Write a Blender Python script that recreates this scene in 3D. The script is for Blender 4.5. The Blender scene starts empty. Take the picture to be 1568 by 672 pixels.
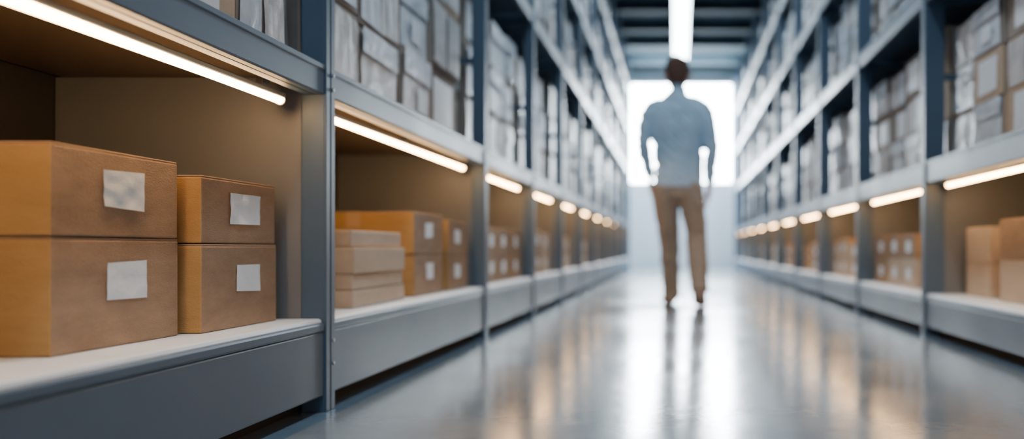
import bpy, bmesh, math, random
from mathutils import Vector, noise
from mathutils.bvhtree import BVHTree
random.seed(7)
scene = bpy.context.scene
COL = scene.collection

# ------------------------------------------------------------------ materials
def new_mat(name):
    m = bpy.data.materials.new(name); m.use_nodes = True
    nt = m.node_tree
    return m, nt, nt.nodes['Principled BSDF']

def noisy(name, c1, c2, scale=5.0, rough=0.5, rough2=None, bump=0.0, bscale=60.0, metallic=0.0, spec=0.5, stretch=None, detail=4):
    m, nt, b = new_mat(name)
    tc = nt.nodes.new('ShaderNodeTexCoord')
    src = tc.outputs['Object']
    if stretch:
        mp = nt.nodes.new('ShaderNodeMapping'); mp.inputs['Scale'].default_value = stretch
        nt.links.new(src, mp.inputs['Vector']); src = mp.outputs['Vector']
    n = nt.nodes.new('ShaderNodeTexNoise'); n.inputs['Scale'].default_value = scale; n.inputs['Detail'].default_value = detail
    if detail>6: n.inputs['Roughness'].default_value = .72
    nt.links.new(src, n.inputs['Vector'])
    r = nt.nodes.new('ShaderNodeValToRGB')
    r.color_ramp.elements[0].position = 0.3; r.color_ramp.elements[1].position = 0.7
    r.color_ramp.elements[0].color = (*c1, 1); r.color_ramp.elements[1].color = (*c2, 1)
    nt.links.new(n.outputs['Fac'], r.inputs['Fac']); nt.links.new(r.outputs['Color'], b.inputs['Base Color'])
    if rough2 is not None:
        mr = nt.nodes.new('ShaderNodeMapRange'); mr.inputs['To Min'].default_value = rough; mr.inputs['To Max'].default_value = rough2
        mr.inputs['From Min'].default_value = 0.3; mr.inputs['From Max'].default_value = 0.7
        nt.links.new(n.outputs['Fac'], mr.inputs['Value']); nt.links.new(mr.outputs['Result'], b.inputs['Roughness'])
    else:
        b.inputs['Roughness'].default_value = rough
    b.inputs['Metallic'].default_value = metallic
    b.inputs['Specular IOR Level'].default_value = spec
    if bump > 0:
        n2 = nt.nodes.new('ShaderNodeTexNoise'); n2.inputs['Scale'].default_value = bscale; n2.inputs['Detail'].default_value = 5
        nt.links.new(src, n2.inputs['Vector'])
        bp = nt.nodes.new('ShaderNodeBump'); bp.inputs['Strength'].default_value = bump; bp.inputs['Distance'].default_value = 0.01
        nt.links.new(n2.outputs['Fac'], bp.inputs['Height']); nt.links.new(bp.outputs['Normal'], b.inputs['Normal'])
    return m

def emis(name, col, strength):
    m, nt, b = new_mat(name)
    b.inputs['Base Color'].default_value = (0.8, 0.8, 0.8, 1)
    b.inputs['Emission Color'].default_value = (*col, 1)
    b.inputs['Emission Strength'].default_value = strength
    return m

M_steel  = noisy('painted_steel_bluegrey', (0.058,0.098,0.150), (0.070,0.116,0.175), 3, 0.40, 0.48, 0.02, 250)
M_steel2 = noisy('painted_steel_light', (0.090,0.14,0.20), (0.11,0.165,0.235), 3, 0.34, 0.42, 0.02, 200)
M_panel  = noisy('partition_panel_grey', (0.150,0.158,0.170), (0.172,0.180,0.192), 3, 0.50, None, 0.04, 200)
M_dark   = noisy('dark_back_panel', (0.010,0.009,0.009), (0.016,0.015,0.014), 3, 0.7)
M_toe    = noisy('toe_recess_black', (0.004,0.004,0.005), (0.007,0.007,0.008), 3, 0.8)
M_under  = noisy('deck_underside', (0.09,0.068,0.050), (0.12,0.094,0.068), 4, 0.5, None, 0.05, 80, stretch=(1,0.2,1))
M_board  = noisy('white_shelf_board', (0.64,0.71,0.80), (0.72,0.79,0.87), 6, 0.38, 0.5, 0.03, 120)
M_bolt   = noisy('zinc_bolt', (0.4,0.4,0.42), (0.5,0.5,0.52), 10, 0.35, metallic=0.9)
M_cardA  = noisy('cardboard_kraft', (0.27,0.182,0.120), (0.42,0.29,0.195), 6, 0.8, None, 0.35, 190, spec=0.2, stretch=(1,1,3), detail=14)
M_cardE  = noisy('cardboard_end_painted_light', (0.36,0.215,0.08), (0.47,0.285,0.115), 5, 0.75, None, 0.25, 170, spec=0.3, stretch=(1,1,3), detail=13)  # kraft with the strips' warm light painted into the end-face colour
M_cardB  = noisy('cardboard_light', (0.45,0.35,0.25), (0.57,0.45,0.34), 5, 0.72, None, 0.15, 150, spec=0.25, stretch=(1,1,3), detail=10)
M_cardC  = noisy('cardboard_grey', (0.25,0.215,0.19), (0.34,0.30,0.265), 4, 0.72, None, 0.10, 100, spec=0.25)
M_tape   = noisy('packing_tape', (0.46,0.30,0.16), (0.52,0.35,0.2), 9, 0.25)
M_label  = noisy('white_label_paper', (0.80,0.88,0.96), (0.86,0.93,0.99), 14, 0.5, None, 0.2, 40)
M_wrapA  = noisy('wrap_paper_pale', (0.46,0.53,0.61), (0.78,0.85,0.93), 9, 0.33, 0.5, 0.6, 14)
M_wrapB  = noisy('wrap_paper_warm', (0.46,0.46,0.46), (0.72,0.73,0.74), 9, 0.33, 0.5, 0.6, 14)
M_tube   = emis('warm_led_diffuser', (1.0, 0.58, 0.25), 50)
M_house  = noisy('aluminium_housing', (0.5,0.48,0.45), (0.58,0.56,0.52), 8, 0.35, metallic=0.7)
M_cool   = emis('cool_led_diffuser', (0.74, 0.89, 1.0), 18)
M_sky    = emis('daylit_frosted_glass', (0.86, 0.95, 1.0), 38)
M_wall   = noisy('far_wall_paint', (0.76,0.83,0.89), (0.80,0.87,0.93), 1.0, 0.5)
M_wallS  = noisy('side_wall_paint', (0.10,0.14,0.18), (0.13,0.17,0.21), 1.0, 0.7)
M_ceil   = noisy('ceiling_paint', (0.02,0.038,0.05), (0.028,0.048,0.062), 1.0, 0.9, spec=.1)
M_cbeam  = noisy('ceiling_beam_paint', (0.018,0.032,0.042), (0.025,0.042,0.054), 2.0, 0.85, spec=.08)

def floor_mat():
    m, nt, b = new_mat('polished_concrete')
    tc = nt.nodes.new('ShaderNodeTexCoord')
    n = nt.nodes.new('ShaderNodeTexNoise'); n.inputs['Scale'].default_value = 1.3; n.inputs['Detail'].default_value = 9; n.inputs['Roughness'].default_value = 0.62
    nt.links.new(tc.outputs['Object'], n.inputs['Vector'])
    r = nt.nodes.new('ShaderNodeValToRGB')
    r.color_ramp.elements[0].position = 0.3; r.color_ramp.elements[1].position = 0.75
    r.color_ramp.elements[0].color = (0.125,0.175,0.225,1); r.color_ramp.elements[1].color = (0.185,0.245,0.305,1)
    nt.links.new(n.outputs['Fac'], r.inputs['Fac']); nt.links.new(r.outputs['Color'], b.inputs['Base Color'])
    mr = nt.nodes.new('ShaderNodeMapRange'); mr.inputs['From Min'].default_value=0.3; mr.inputs['From Max'].default_value=0.7
    mr.inputs['To Min'].default_value = 0.11; mr.inputs['To Max'].default_value = 0.22
    nt.links.new(n.outputs['Fac'], mr.inputs['Value']); nt.links.new(mr.outputs['Result'], b.inputs['Roughness'])
    n2 = nt.nodes.new('ShaderNodeTexNoise'); n2.inputs['Scale'].default_value = 9; n2.inputs['Detail'].default_value = 4
    nt.links.new(tc.outputs['Object'], n2.inputs['Vector'])
    bp = nt.nodes.new('ShaderNodeBump'); bp.inputs['Strength'].default_value = 0.14; bp.inputs['Distance'].default_value = 0.004
    nt.links.new(n2.outputs['Fac'], bp.inputs['Height']); nt.links.new(bp.outputs['Normal'], b.inputs['Normal'])
    b.inputs['Specular IOR Level'].default_value = 0.8
    return m
M_floor = floor_mat()

# ------------------------------------------------------------------ mesh builder
class MB:
    def __init__(s): s.v=[]; s.f=[]; s.m=[]; s.mats=[]
    def mi(s, mat):
        if mat not in s.mats: s.mats.append(mat)
        return s.mats.index(mat)
    def poly(s, vs, faces, mat, endmat=None):
        o=len(s.v); vs=[tuple(p) for p in vs]; s.v += vs; k=s.mi(mat)
        ke=s.mi(endmat) if endmat else k
        for f in faces:
            s.f.append(tuple(o+i for i in f))
            kk=k
            if endmat:
                p=[Vector(vs[i]) for i in f]; n=(p[1]-p[0]).cross(p[2]-p[0])
                if n.length>0 and abs(n.normalized().y)>.8: kk=ke
            s.m.append(kk)
    def box(s, x0,x1,y0,y1,z0,z1, mat, b=0.0, endmat=None):
        if x0>x1: x0,x1=x1,x0
        if y0>y1: y0,y1=y1,y0
        if z0>z1: z0,z1=z1,z0
        cx,cy=(x0+x1)/2,(y0+y1)/2
        bm=bmesh.new(); r=bmesh.ops.create_cube(bm,size=1.0)
        for v in bm.verts:
            v.co=Vector((v.co.x*(x1-x0)+cx, v.co.y*(y1-y0)+cy, v.co.z*(z1-z0)+(z0+z1)/2))
        if b>0:
            bmesh.ops.bevel(bm, geom=bm.edges[:], offset=min(b,(x1-x0)*.45,(y1-y0)*.45,(z1-z0)*.45), segments=2 if b>=.003 else 1, affect='EDGES', profile=.5)
        bm.verts.ensure_lookup_table(); bm.verts.index_update()
        s.poly([v.co[:] for v in bm.verts],[[v.index for v in f.verts] for f in bm.faces],mat,endmat)
        bm.free()
    def fastbox(s, x0,x1,y0,y1,z0,z1, mat, b=.004, endmat=None):
        if x0>x1: x0,x1=x1,x0
        V=[];idx={}
        X=(x0,x1);Y=(y0,y1);Z=(z0,z1)
        for i in (0,1):
            for j in (0,1):
                for k in (0,1):
                    sx=1-2*i; sy=1-2*j; sz=1-2*k
                    idx[i,j,k,0]=len(V); V.append((X[i],Y[j]+sy*b,Z[k]+sz*b))
                    idx[i,j,k,1]=len(V); V.append((X[i]+sx*b,Y[j],Z[k]+sz*b))
                    idx[i,j,k,2]=len(V); V.append((X[i]+sx*b,Y[j]+sy*b,Z[k]))
        F=[]
        def q(a,ctr):
            p=[Vector(V[t]) for t in a]; n=(p[1]-p[0]).cross(p[2]-p[0])
            c=sum(p,Vector())/len(p)
            if n.dot(c-ctr)<0: a=a[::-1]
            F.append(a)
        C=Vector(((x0+x1)/2,(y0+y1)/2,(z0+z1)/2))
        for i in (0,1):
            q([idx[i,0,0,0],idx[i,1,0,0],idx[i,1,1,0],idx[i,0,1,0]],C)
            q([idx[0,i,0,1],idx[1,i,0,1],idx[1,i,1,1],idx[0,i,1,1]],C)
            q([idx[0,0,i,2],idx[1,0,i,2],idx[1,1,i,2],idx[0,1,i,2]],C)
            for j in (0,1):
                q([idx[i,j,0,0],idx[i,j,1,0],idx[i,j,1,1],idx[i,j,0,1]],C)
                q([idx[i,0,j,0],idx[i,1,j,0],idx[i,1,j,2],idx[i,0,j,2]],C)
                q([idx[0,i,j,1],idx[1,i,j,1],idx[1,i,j,2],idx[0,i,j,2]],C)
                for k in (0,1):
                    q([idx[i,j,k,0],idx[i,j,k,1],idx[i,j,k,2]],C)
        s.poly(V,F,mat,endmat)
    def sheet(s, plane, c, side, a0,a1,z0,z1, mat, off=.0012, jit=.0, n=5, amp=.0008):
        ca=[random.uniform(-jit,jit) for _ in range(8)]
        V=[];F=[]
        sd=random.random()*50
        for i in range(n+1):
            for j in range(n+1):
                u=i/n; w=j/n
                a=(a0*(1-u)+a1*u)+ (ca[0]*(1-u)*(1-w)+ca[1]*u*(1-w)+ca[2]*(1-u)*w+ca[3]*u*w)
                z=(z0*(1-w)+z1*w)+ (ca[4]*(1-u)*(1-w)+ca[5]*u*(1-w)+ca[6]*(1-u)*w+ca[7]*u*w)
                d=c+side*(off+amp*(1+noise.noise(Vector((u*3+sd,w*3,sd)))))
                V.append((d,a,z) if plane=='x' else (a,d,z))
        for i in range(n):
            for j in range(n):
                q=[i*(n+1)+j,(i+1)*(n+1)+j,(i+1)*(n+1)+j+1,i*(n+1)+j+1]
                F.append(q)
        s.poly(V,F,mat)
    def cyl(s, p0, p1, r, mat, n=16, half=None):
        p0=Vector(p0);p1=Vector(p1);t=(p1-p0).normalized()
        ref=Vector((0,0,1)) if abs(t.z)<.9 else Vector((1,0,0))
        u=t.cross(ref).normalized(); w=u.cross(t)
        V=[]
        for p in (p0,p1):
            for i in range(n):
                a=2*math.pi*i/n; V.append(p+u*math.cos(a)*r+w*math.sin(a)*r)
        F=[[i,(i+1)%n,n+(i+1)%n,n+i] for i in range(n)]
        F.append(list(range(n))[::-1]); F.append(list(range(n,2*n)))
        s.poly(V,F,mat)
    def obj(s, name, smooth=False, parent=None):
        me=bpy.data.meshes.new(name); me.from_pydata(s.v,[],s.f)
        for m in s.mats: me.materials.append(m)
        me.polygons.foreach_set('material_index', s.m)
        if smooth: me.polygons.foreach_set('use_smooth',[True]*len(s.f))
        me.update()
        o=bpy.data.objects.new(name, me); COL.objects.link(o)
        if parent: o.parent=parent
        return o

# ------------------------------------------------------------------ room shell
YN, YF = -4.0, 20.0
XL, XR = -1.72, 2.02
CZ = 4.3
b=MB(); b.box(XL-.1,XR+.1,YN,YF+.1,-.1,0,M_floor); b.obj('floor')
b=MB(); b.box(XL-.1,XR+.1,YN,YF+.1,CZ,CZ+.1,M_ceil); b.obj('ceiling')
b=MB(); b.box(XL-.1,XL,YN,YF,0,CZ,M_wallS); b.obj('wall_left')
b=MB(); b.box(XR,XR+.1,YN,YF,0,CZ,M_wallS); b.obj('wall_right')
WX0,WX1,WZ0,WZ1=-1.05,1.22,1.82,4.04
b=MB()
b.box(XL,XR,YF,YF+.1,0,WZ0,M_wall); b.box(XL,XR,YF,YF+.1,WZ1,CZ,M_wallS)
b.box(XL,WX0,YF,YF+.1,WZ0,WZ1,M_wall); b.box(WX1,XR,YF,YF+.1,WZ0,WZ1,M_wall)
b.obj('wall_far')
b=MB()
b.box(WX0,WX1,YF+.05,YF+.07,WZ0,WZ1,M_sky)
for (x0,x1,z0,z1) in ((WX0,WX0+.04,WZ0,WZ1),(WX1-.04,WX1,WZ0,WZ1),(WX0+.04,WX1-.04,WZ0,WZ0+.04),(WX0+.04,WX1-.04,WZ1-.04,WZ1)):
    b.box(x0,x1,YF+.005,YF+.05,z0,z1,M_wall,.005)
b.obj('window_1')
b=MB()
ys=[14.4-1.3*k for k in range(13,0,-1)]+[14.4,15.7,16.9,18.5,19.6]
for y in ys:
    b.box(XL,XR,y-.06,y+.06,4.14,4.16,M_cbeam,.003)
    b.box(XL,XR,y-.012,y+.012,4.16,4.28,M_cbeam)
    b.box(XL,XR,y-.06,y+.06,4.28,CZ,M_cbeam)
b.obj('ceiling_beams')
b=MB(); lx=.062
b.box(lx-.13,lx+.13,-3,17.6,4.02,4.07,M_house,.006)
b.box(lx-.12,lx+.12,-2.99,17.59,4.005,4.02,M_cool,.004)
for yy in ys:
    if yy<17.5: b.cyl((lx,yy,4.07),(lx,yy,4.15),.006,M_house,8)
b.obj('linear_ceiling_light')

# ------------------------------------------------------------------ racks
def rack(name, s, f, D, ypos, base, bb, bt, tiers, postx, posty, topz=4.12):
    X=lambda d: s*(f+d)
    m=MB()
    y0,y1=ypos[0],ypos[-1]
    hp=posty/2
    for i,y in enumerate(ypos):
        m.box(X(0.004),X(postx),y-hp,y+hp,0,topz,M_steel,.003)
        m.box(X(0),X(.006),y-hp,y-hp*.12,0,topz,M_steel,.0015)
        m.box(X(0),X(.006),y+hp*.12,y+hp,0,topz,M_steel,.0015)
        m.box(X(D-.06),X(D),y-hp,y+hp,bt,topz,M_steel,.003)
        m.box(X(postx),X(D),y-.025,y+.025,base-.03,bt-.03,M_panel,.002)
        for zt in tiers:
            m.box(X(postx),X(D-.06),y-.015,y+.015,zt-.09,zt-.04,M_steel)
            m.box(X(postx),X(D-.06),y-.01,y+.01,zt+.4,zt+.43,M_steel)
        if y<8:
            for zz in (base-.06,base-.12,bb+.02,bt-.02):
                m.cyl((X(.006),y+hp*.55,zz),(X(-.003),y+hp*.55,zz),.005,M_bolt,10)
    for i in range(len(ypos)-1):
        a=ypos[i]+hp; c=ypos[i+1]-hp
        m.box(X(.006),X(.026),a+.001,c-.001,.042,base-.034,M_steel,.004)
        m.box(X(.003),X(.03),a+.001,c-.001,base-.034,base-.010,M_steel,.006)
        m.box(X(.009),X(D-.02),a+.001,c-.001,base-.024,base,M_board,.008)
        m.box(X(.005),X(.03),a+.001,c-.001,bb,bt,M_steel,.004)
        m.box(X(.002),X(.012),a+.001,c-.001,bt-.014,bt,M_steel,.002)
        m.box(X(.03),X(.055),a+.001,c-.001,bb,bb+.006,M_steel,.001)
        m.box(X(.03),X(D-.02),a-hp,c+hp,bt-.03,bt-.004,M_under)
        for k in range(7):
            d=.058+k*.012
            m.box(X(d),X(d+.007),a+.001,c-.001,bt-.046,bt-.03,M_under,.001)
        for zt in tiers[1:]:
            m.box(X(.005),X(.035),a,c,zt-.085,zt,M_steel2,.004)
            m.box(X(.0),X(.012),a,c,zt-.012,zt,M_steel2,.002)
            m.box(X(.035),X(D-.02),a,c,zt-.03,zt-.004,M_steel)
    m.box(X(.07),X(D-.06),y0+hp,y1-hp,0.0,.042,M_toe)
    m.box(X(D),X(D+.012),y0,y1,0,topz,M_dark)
    m.box(X(.035),X(D-.03),y0-hp,y0-hp-.01,0.0,base-.03,M_steel)
    return m.obj(name)

LY=[-1.5,.42,2.375,4.32]+[4.32+1.45*k for k in range(1,10)]
RY=[-2.13,-.48,1.17,2.82,4.47]+[4.47+1.65*k for k in range(1,10)]
LT=[.89,1.92,2.68,3.42]
RT=[.84,1.70,2.50,3.30]
LB,RB=.24,.20
rack('storage_rack',-1,.90,.70,LY,LB,.813,.89,LT,.065,.06)
rack('storage_rack',+1,1.20,.70,RY,RB,.735,.84,RT,.10,.06)

def lamp(s,x,y0,y1,ztube,ztop):
    m=MB()
    m.box(s*(x-.013),s*(x+.013),y0,y1,ztube+.004,ztube+.016,M_house,.002)
    for yy in (y0+.1,(y0+y1)/2,y1-.1):
        m.box(s*(x-.008),s*(x+.008),yy-.02,yy+.02,ztube+.015,ztop,M_house,.001)
    m.cyl((s*x,y0+.006,ztube),(s*x,y1-.006,ztube),.0105,M_tube,14)
    m.cyl((s*x,y0,ztube),(s*x,y0+.007,ztube),.013,M_house,14)
    m.cyl((s*x,y1-.007,ztube),(s*x,y1,ztube),.013,M_house,14)
    m.obj('led_strip_light')
for i in range(len(LY)-1):
    lamp(-1,.995,LY[i]+.07,LY[i+1]-.08,.792,.843)
for i in range(len(RY)-1):
    lamp(+1,1.295,RY[i]+.07,RY[i+1]-.10,.722,.793)

# ------------------------------------------------------------------ boxes
def near_box(s,x,dx,y0,y1,z0,z1,label=None,mat=None,crease=0):
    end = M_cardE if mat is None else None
    mat=mat or M_cardA
    m=MB()
    xi=s*x; xo=s*(x+dx)
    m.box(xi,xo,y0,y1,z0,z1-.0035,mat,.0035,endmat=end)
    mid=(x+x+dx)/2
    m.box(s*(x+.001),s*(mid-.0015),y0+.001,y1-.001,z1-.004,z1,mat,.0012)
    m.box(s*(mid+.0015),s*(x+dx-.001),y0+.001,y1-.001,z1-.004,z1,mat,.0012)
    m.box(s*(mid-.025),s*(mid+.025),y0+.001,y1-.001,z1-.0002,z1+.0004,M_tape)
    m.box(s*(mid-.025),s*(mid+.025),y0-.0006,y0+.0005,z1-.06,z1-.001,M_tape)
    if label:
        a0,a1,c0,c1=label
        m.sheet('x',xi,-s,a0,a1,c0,c1,M_label,off=.0006,jit=.004,n=14,amp=.0012+crease)
    m.obj('cardboard_box')
near_box(-1,1.03,.46,1.504,1.887,.2405,.4385,(1.650,1.776,.326,.397))
near_box(-1,1.03,.46,1.504,1.885,.4405,.5965,(1.640,1.765,.493,.563),crease=.001)
near_box(-1,1.00,.40,1.922,2.282,.2405,.4285,(2.07,2.19,.320,.385))
near_box(-1,1.002,.40,1.925,2.278,.4305,.5745,(2.04,2.19,.475,.547),crease=.002)
z=.2405
for h,o in ((.053,.0),(.047,.004),(.080,-.003),(.050,.008)):
    near_box(-1,.965+o,.34,2.72+abs(o),3.235-abs(o)*2,z,z+h,None,M_cardB); z+=h+.0015
near_box(-1,.975,.45,3.39,3.80,.2405,.3965,(3.55,3.65,.30,.36))
near_box(-1,.975,.45,3.385,3.80,.398,.556,(3.53,3.64,.46,.52))
near_box(-1,.965,.40,3.86,4.2,.2405,.39,(3.96,4.06,.29,.35))
near_box(-1,.965,.40,3.86,4.2,.3915,.54,(3.96,4.06,.44,.5))
for (a,c) in ((4.62,4.92),(4.95,5.30),(5.33,5.68)):
    near_box(-1,.97,.4,a,c,.2405,.38,(a+.1,a+.2,.29,.35))
    near_box(-1,.97,.4,a,c,.3815,.53,(a+.1,a+.2,.43,.49))
near_box(+1,1.36,.36,3.98,4.30,.2005,.355,None,M_cardB)
near_box(+1,1.36,.36,3.98,4.30,.3565,.515,None,M_cardB)
near_box(+1,1.34,.40,3.45,3.80,.2005,.375,None,M_cardB)
near_box(+1,1.34,.40,3.45,3.80,.3765,.54,None)
near_box(+1,1.33,.40,2.95,3.3,.2005,.375,None,M_cardB)
for (a,c,mm) in ((4.95,5.25,M_cardB),(5.28,5.60,M_cardB),(5.63,5.95,None)):
    near_box(+1,1.29,.4,a,c,.2005,.36,(a+.1,a+.2,.25,.31),mm)
    near_box(+1,1.29,.4,a,c,.3615,.50,(a+.1,a+.2,.4,.46),None)

def low_stack(m,s,x,y0,y1,base,hmax):
    y=y0
    while y<y1-.2:
        w=random.uniform(.26,.4)
        if y+w>y1: w=y1-y
        if w<.15: break
        xx=x+random.uniform(0,.04); z=base
        rows=random.choice((2,2,3)); h=random.uniform(.8,1)*hmax/rows
        mat=random.choice((M_cardA,M_cardB,M_cardB))
        for r in range(rows):
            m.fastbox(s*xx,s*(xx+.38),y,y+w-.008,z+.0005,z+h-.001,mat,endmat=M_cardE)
            m.sheet('x',s*xx,-s,y+w*.32,y+w*.62,z+h*.35,z+h*.72,M_label,n=1,jit=.003)
            z+=h
        y+=w+random.uniform(0,.03)
def high_stack(m,s,x,y0,y1,base,clear,near=False,big=False):
    y=y0
    while y<y1-.2:
        w=random.uniform(.34,.46)
        if y+w>y1-.12: w=min(y1-y,.48)
        xx=x+random.uniform(0,.03)
        z=base; rows=random.choice((2,3,3)) if clear<.75 else 3
        tot=clear*random.uniform(.80,.95); h=tot/rows
        for r in range(rows):
            hh=h*random.uniform(.93,1.0)
            j=random.uniform(0,.02)
            yy0=y+random.uniform(0,.008); yy1=y+w-.01-random.uniform(0,.008)
            m.fastbox(s*(xx+j),s*(xx+.48),yy0,yy1,z+.0005,z+hh-.001,random.choice((M_cardC,M_cardC,M_cardB)))
            wm=random.choice((M_wrapA,M_wrapA,M_wrapB))
            n=8 if near else 1
            amp=.004 if near else .001
            L=yy1-yy0
            q=random.random()
            if q<.65:
                m.sheet('x',s*(xx+j),-s,yy0+L*.05,yy1-L*.05,z+hh*.06,z+hh*.95,wm,jit=.007,n=n,amp=amp)
                if near:
                    m.sheet('x',s*(xx+j),-s,yy0+L*.04,yy1-L*.06,z+hh*.66,z+hh*.99,M_wrapA,off=.010,jit=.008,n=n,amp=amp)
                    if random.random()<.5:
                        c=random.uniform(.12,.5)
                        m.sheet('x',s*(xx+j),-s,yy0+L*c,yy0+L*(c+.32),z+hh*.2,z+hh*.55,M_label,off=.011,jit=.005,n=n,amp=amp*.4)
            elif q<.88:
                m.sheet('x',s*(xx+j),-s,yy0+L*.03,yy0+L*.47,z+hh*.06,z+hh*.94,wm,jit=.007,n=n,amp=amp)
                m.sheet('x',s*(xx+j),-s,yy0+L*.53,yy1-L*.03,z+hh*.08,z+hh*.92,M_wrapB,jit=.007,n=n,amp=amp)
            else:
                m.sheet('x',s*(xx+j),-s,yy0+L*.15,yy1-L*.2,z+hh*.15,z+hh*.88,M_label,jit=.006,n=n,amp=amp*.5)
            xa=s*(xx+j+.03); xb=s*(xx+.42)
            m.sheet('y',yy0,-1,min(xa,xb),max(xa,xb),z+hh*.1,z+hh*.9,wm,jit=.01,n=n,amp=.001,off=.0008)
            z+=hh
        y+=w
def bays(s,f,ypos,base,tiers,bt,px,lowx,lowskip,hmax):
    for i in range(len(ypos)-1):
        a=ypos[i]+.045; c=ypos[i+1]-.045
        if i not in lowskip:
            m=MB(); st=random.choice((.12,.25,.4))
            low_stack(m,s,lowx,a+st,c-.03,base,hmax); m.obj('stacked_cardboard_boxes')
        m=MB()
        tl=tiers+[4.12]
        for t in range(len(tiers)):
            clear=tl[t+1]-tl[t]-.1
            high_stack(m,s,f+px+.012,a,c-random.choice((0,0,.1)),tiers[t],clear,near=(ypos[i]<7))
        m.obj('stacked_cardboard_boxes')
bays(-1,.90,LY,LB,LT,.89,.065,.97,(1,2,3),.31)
bays(+1,1.20,RY,RB,RT,.84,.10,1.28,(3,4),.30)

# ------------------------------------------------------------------ man (walking away)
man=bpy.data.objects.new('man_walking',None); COL.objects.link(man)
man.location=(0.0,6.64,0.0)
parts=[]
def loft(label, rings, ref=(0,1,0), n=20, cap=True):
    P=[Vector(r[:3]) for r in rings]; V=[];F=[]
    ref=Vector(ref)
    for i,r in enumerate(rings):
        t=(P[min(i+1,len(P)-1)]-P[max(i-1,0)]).normalized()
        u=t.cross(ref).normalized(); w=t.cross(u).normalized()
        for k in range(n):
            a=2*math.pi*k/n
            V.append(P[i]+u*math.cos(a)*r[3]+w*math.sin(a)*r[4])
    for i in range(len(rings)-1):
        for k in range(n):
            F.append([i*n+k,i*n+(k+1)%n,(i+1)*n+(k+1)%n,(i+1)*n+k])
    if cap:
        t0=(P[0]-P[1]).normalized(); t1=(P[-1]-P[-2]).normalized()
        r0=min(rings[0][3:5])*.5; r1=min(rings[-1][3:5])*.5
        V.append(P[0]+t0*r0); V.append(P[-1]+t1*r1)
        a=len(V)-2; c=len(V)-1; L=(len(rings)-1)*n
        for k in range(n):
            F.append([a,(k+1)%n,k]); F.append([c,L+k,L+(k+1)%n])
    parts.append((label,V,F))
def ell(label,c,r,n=12):
    rings=[]
    for i in range(9):
        a=math.pi*(i+.5)/9
        rings.append((c[0],c[1],c[2]+r[2]*math.cos(a),max(r[0]*math.sin(a),.0005),max(r[1]*math.sin(a),.0005)))
    loft(label,rings,(0,1,0),n)
loft('shirt',[(0.0,.01,1.555,.060,.06),(.0,.005,1.53,.085,.068),(.002,.0,1.510,.130,.082),(.003,0,1.49,.172,.095),(.004,0,1.46,.197,.106),(.005,0,1.39,.210,.118),
  (.006,0,1.30,.206,.124),(.008,0,1.20,.192,.122),(.010,0,1.10,.178,.118),(.010,0,1.02,.172,.118),(.008,0,.95,.178,.126),(.006,0,.89,.186,.134),(.006,0,.866,.188,.136)],n=32)
loft('shirt',[(0,.012,1.594,.061,.065),(0,.01,1.55,.067,.069)],n=24)
loft('shirt',[(-.130,0,1.475,.040,.055),(-.176,-.002,1.450,.054,.064),(-.207,-.008,1.38,.059,.068),(-.229,-.015,1.29,.056,.064),(-.244,-.02,1.20,.053,.058),
  (-.240,.0,1.13,.051,.055),(-.226,.035,1.05,.046,.050),(-.208,.07,.985,.041,.046),(-.202,.082,.955,.037,.042)])
loft('shirt',[(.138,0,1.475,.040,.055),(.184,-.002,1.450,.054,.064),(.215,-.008,1.37,.059,.068),(.235,-.02,1.27,.056,.064),(.249,-.03,1.16,.053,.058),
  (.248,-.015,1.09,.051,.055),(.243,.01,1.01,.046,.050),(.237,.03,.935,.041,.046),(.236,.035,.905,.037,.042)])
loft('skin',[(0,.0,1.52,.056,.058),(0,.008,1.57,.053,.057),(0,.014,1.63,.053,.058)])
loft('skin',[(0,.055,1.580,.030,.034),(0,.042,1.598,.052,.060),(0,.030,1.626,.067,.080),(0,.020,1.668,.076,.093),(0,.014,1.708,.079,.099),(0,.008,1.745,.078,.097),(0,.004,1.777,.066,.080),(0,.004,1.795,.038,.048)],n=28)
ell('skin',(0,.122,1.658),(.013,.018,.022)); ell('skin',(0,.112,1.688),(.009,.014,.030))
ell('skin',(0,.103,1.626),(.022,.010,.0055)); ell('skin',(0,.100,1.616),(.019,.010,.006))
ell('skin',(0,.100,1.716),(.045,.014,.009))
for sx in (-1,1):
    ell('skin',(sx*.085,.004,1.672),(.012,.020,.033)); ell('skin',(sx*.081,.01,1.65),(.008,.012,.012))
loft('hair',[(0,-.040,1.612,.046,.034),(0,-.036,1.636,.063,.052),(0,-.030,1.668,.075,.068),(0,-.018,1.705,.084,.086),(0,-.004,1.74,.087,.104),(0,.002,1.772,.081,.104),(0,.004,1.799,.060,.078),(.004,.002,1.816,.026,.034)],n=28)
loft('trousers',[(.004,0,.96,.150,.108),(.004,0,.90,.170,.122),(.003,-.004,.84,.176,.130),(.003,-.004,.79,.166,.120)],n=32)
loft('trousers',[(-.082,0,.88,.090,.118),(-.086,.01,.80,.096,.116),(-.078,.04,.70,.090,.106),(-.066,.085,.58,.080,.092),(-.058,.125,.48,.074,.080),
  (-.054,.15,.38,.072,.076),(-.050,.175,.27,.067,.070),(-.046,.205,.16,.062,.066),(-.044,.22,.09,.062,.068),(-.044,.225,.052,.060,.070)],n=24)
loft('trousers',[(.088,0,.88,.090,.118),(.098,-.002,.80,.096,.116),(.114,.004,.70,.090,.106),(.132,.012,.58,.080,.092),(.139,.008,.50,.075,.080),
  (.142,-.03,.42,.073,.078),(.149,-.09,.31,.070,.074),(.155,-.145,.21,.066,.070),(.156,-.175,.15,.064,.068),(.156,-.185,.115,.062,.068)],n=24)
loft('shoes',[(-.046,.165,.045,.032,.036),(-.048,.185,.048,.043,.046),(-.054,.24,.05,.047,.050),(-.066,.31,.042,.053,.042),(-.078,.37,.032,.051,.032),(-.084,.42,.024,.036,.022)],ref=(0,0,1),n=20)
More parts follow.
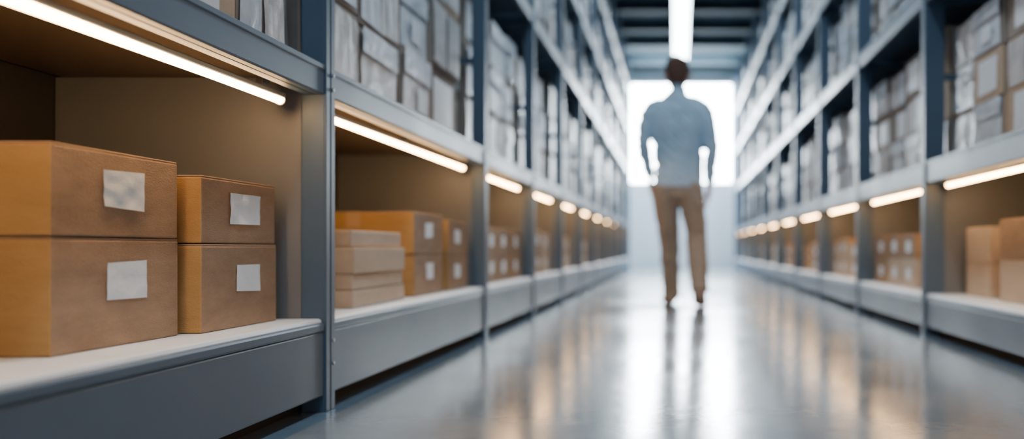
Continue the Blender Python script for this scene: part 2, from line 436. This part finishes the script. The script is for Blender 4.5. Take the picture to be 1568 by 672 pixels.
loft('shoes',[(-.045,.225,.13,.038,.044),(-.045,.235,.05,.040,.046)],n=16)
loft('shoes',[(.154,-.225,.116,.032,.036),(.154,-.210,.106,.043,.046),(.157,-.170,.082,.047,.048),(.162,-.115,.050,.051,.040),(.170,-.060,.030,.051,.030),(.176,-.010,.022,.036,.020)],ref=(0,0,1),n=20)
loft('shoes',[(.155,-.185,.17,.038,.042),(.154,-.178,.10,.040,.044)],n=16)
def hand(wx,wy,wz,sx,lean):
    P=lambda dx,dy,dz:(wx+sx*dx, wy+dy+lean*dz*-1, wz+dz)
    def R(dx,dy,dz,a,c2): q=P(dx,dy,dz); return (*q,a,c2)
    loft('skin',[R(0,0,.03,.024,.028),R(0,0,-.005,.020,.027),R(0,.003,-.03,.019,.036),R(-.002,.004,-.06,.017,.042),R(-.005,.003,-.09,.014,.042),R(-.007,.002,-.10,.012,.038)],n=20)
    for k,(oy,L) in enumerate(((.034,.070),(.012,.078),(-.010,.073),(-.031,.058))):
        r=.0088-.0006*k
        loft('skin',[R(-.003,oy*.8,-.085,r,r),R(-.007,oy,-.10,r,r),R(-.014,oy*1.06,-.10-L*.45,r*.95,r*.95),R(-.028,oy*1.05,-.10-L*.78,r*.88,r*.88),R(-.044,oy*1.02,-.10-L*.95,r*.75,r*.75)],n=10)
    loft('skin',[R(-.004,.022,-.02,.013,.013),R(-.010,.045,-.045,.0125,.0125),R(-.018,.058,-.075,.0105,.0105),R(-.026,.060,-.102,.0085,.0085)],n=10)
hand(-.199,.092,.935,-1,.25)
hand(.236,.040,.885,1,.12)

def build_body():
    V=[];F=[]
    for lab,v,f in parts:
        o=len(V); V+=[p[:] for p in v]; F+=[[o+i for i in q] for q in f]
    me=bpy.data.meshes.new('tmp'); me.from_pydata(V,[],F)
    bm=bmesh.new(); bm.from_mesh(me)
    bmesh.ops.recalc_face_normals(bm,faces=bm.faces[:]); bm.to_mesh(me); bm.free()
    tmp=bpy.data.objects.new('tmp',me); COL.objects.link(tmp)
    md=tmp.modifiers.new('r','REMESH'); md.mode='VOXEL'; md.voxel_size=.004
    sm=tmp.modifiers.new('s','SMOOTH'); sm.factor=.5; sm.iterations=5
    dg=bpy.context.evaluated_depsgraph_get(); dg.update()
    ev=tmp.evaluated_get(dg); out=bpy.data.meshes.new_from_object(ev)
    bpy.data.objects.remove(tmp)
    trees=[]
    for lab in ('shirt','skin','hair','trousers','shoes'):
        V=[];F=[]
        for l,v,f in parts:
            if l==lab:
                o=len(V); V+=[p[:] for p in v]; F+=[[o+i for i in q] for q in f]
        trees.append(BVHTree.FromPolygons(V,F))
    out.update()
    def lab_of(c):
        best=0;bd=9
        for i,t in enumerate(trees):
            r=t.find_nearest(c)
            if r[0] is not None and r[3]<bd: bd=r[3];best=i
        return best
    labs=[lab_of(p.center) for p in out.polygons]
    vl={}
    for p,l in zip(out.polygons,labs):
        for i in p.vertices: vl.setdefault(i,l)
    nrm=[v.normal.copy() for v in out.vertices]
    def ridge(x): return 1-abs(x)*2.2
    for v in out.vertices:
        l=vl.get(v.index,0); c=v.co.copy(); d=0
        if l==0:
            q=Vector((c.x*7,c.y*7,c.z*16+ c.x*12)); d=.012*ridge(noise.noise(q))-.007+.003*noise.noise(c*28)
            q2=Vector((c.x*18,c.y*12,c.z*4)); d+=.007*noise.noise(q2)
        elif l==3:
            q=Vector((c.x*9,c.y*9,c.z*13+c.y*18)); d=.012*ridge(noise.noise(q))-.007+.004*noise.noise(c*26)
        elif l==2:
            d=.003*noise.noise(Vector((c.x*90,c.y*90,c.z*40)))
        v.co=c+nrm[v.index]*d
        if v.co.z<0.001: v.co.z=0.001
    for m in (noisy('shirt_cotton_lightblue',(0.47,0.64,0.79),(0.54,0.71,0.86),6,.8,None,.15,300),
              noisy('skin',(0.54,0.29,0.21),(0.60,0.33,0.24),8,.5),
              noisy('hair_brown',(0.09,0.04,0.025),(0.16,0.075,0.045),40,.5,None,.4,200,stretch=(3,3,1)),
              noisy('trousers_khaki',(0.33,0.27,0.215),(0.40,0.33,0.265),6,.85,None,.15,260),
              noisy('shoe_suede_tan',(0.34,0.25,0.19),(0.42,0.32,0.25),10,.7)):
        out.materials.append(m)
    for p,l in zip(out.polygons,labs): p.material_index=l; p.use_smooth=True
    o=bpy.data.objects.new('body',out); COL.objects.link(o); o.parent=man
build_body()
M_eye=noisy('eye_white',(0.7,0.7,0.7),(0.75,0.75,0.75),5,.2); M_iris=noisy('iris',(0.05,0.03,0.02),(0.08,0.05,0.03),5,.2)
for sx in (-1,1):
    m=MB()
    for (cy,r,mt) in ((.099,.011,M_eye),(.1055,.0058,M_iris)):
        V=[];F=[];n=12
        for i in range(1,8):
            for k in range(n):
                a=math.pi*i/8;p=2*math.pi*k/n
                V.append((sx*.029+r*math.sin(a)*math.cos(p),cy+r*math.sin(a)*math.sin(p),1.693+r*math.cos(a)))
        for i in range(6):
            for k in range(n): F.append([i*n+k,i*n+(k+1)%n,(i+1)*n+(k+1)%n,(i+1)*n+k])
        F.append(list(range(n))); F.append(list(range(6*n,7*n)))
        m.poly(V,F,mt)
    o=m.obj('eye',True,man)

# ------------------------------------------------------------------ lights
def area(name,loc,rot,sx,sy,e,col):
    l=bpy.data.lights.new(name,'AREA'); l.shape='RECTANGLE'; l.size=sx; l.size_y=sy; l.energy=e; l.color=col
    o=bpy.data.objects.new(name,l); o.location=loc; o.rotation_euler=rot; COL.objects.link(o); return o
area('window_daylight',(0.1,YF-.05,2.9),(math.radians(-90),0,0),2.1,2.2,560,(.80,.92,1.0))
area('added_far_wall_fill',(0.1,18.0,4.22),(math.radians(35),0,0),2.0,.25,170,(.80,.92,1.0))  # added fill to brighten the far wall, not a fixture of the room

w=bpy.data.worlds.new('World'); scene.world=w; w.use_nodes=True
bg=w.node_tree.nodes['Background']; bg.inputs[0].default_value=(.42,.68,1.0,1); bg.inputs[1].default_value=1.15

# ------------------------------------------------------------------ camera
cd=bpy.data.cameras.new('camera'); cam=bpy.data.objects.new('camera',cd); COL.objects.link(cam)
cam.location=(0,0,.42); cam.rotation_euler=(math.radians(90),0,0)
cd.sensor_fit='HORIZONTAL'; cd.sensor_width=36; cd.lens=36*1400/1568
cd.shift_x=-253/1568; cd.shift_y=44/1568
cd.clip_start=.05; cd.clip_end=100
cd.dof.use_dof=True; cd.dof.focus_distance=1.95; cd.dof.aperture_fstop=1.25
scene.camera=cam
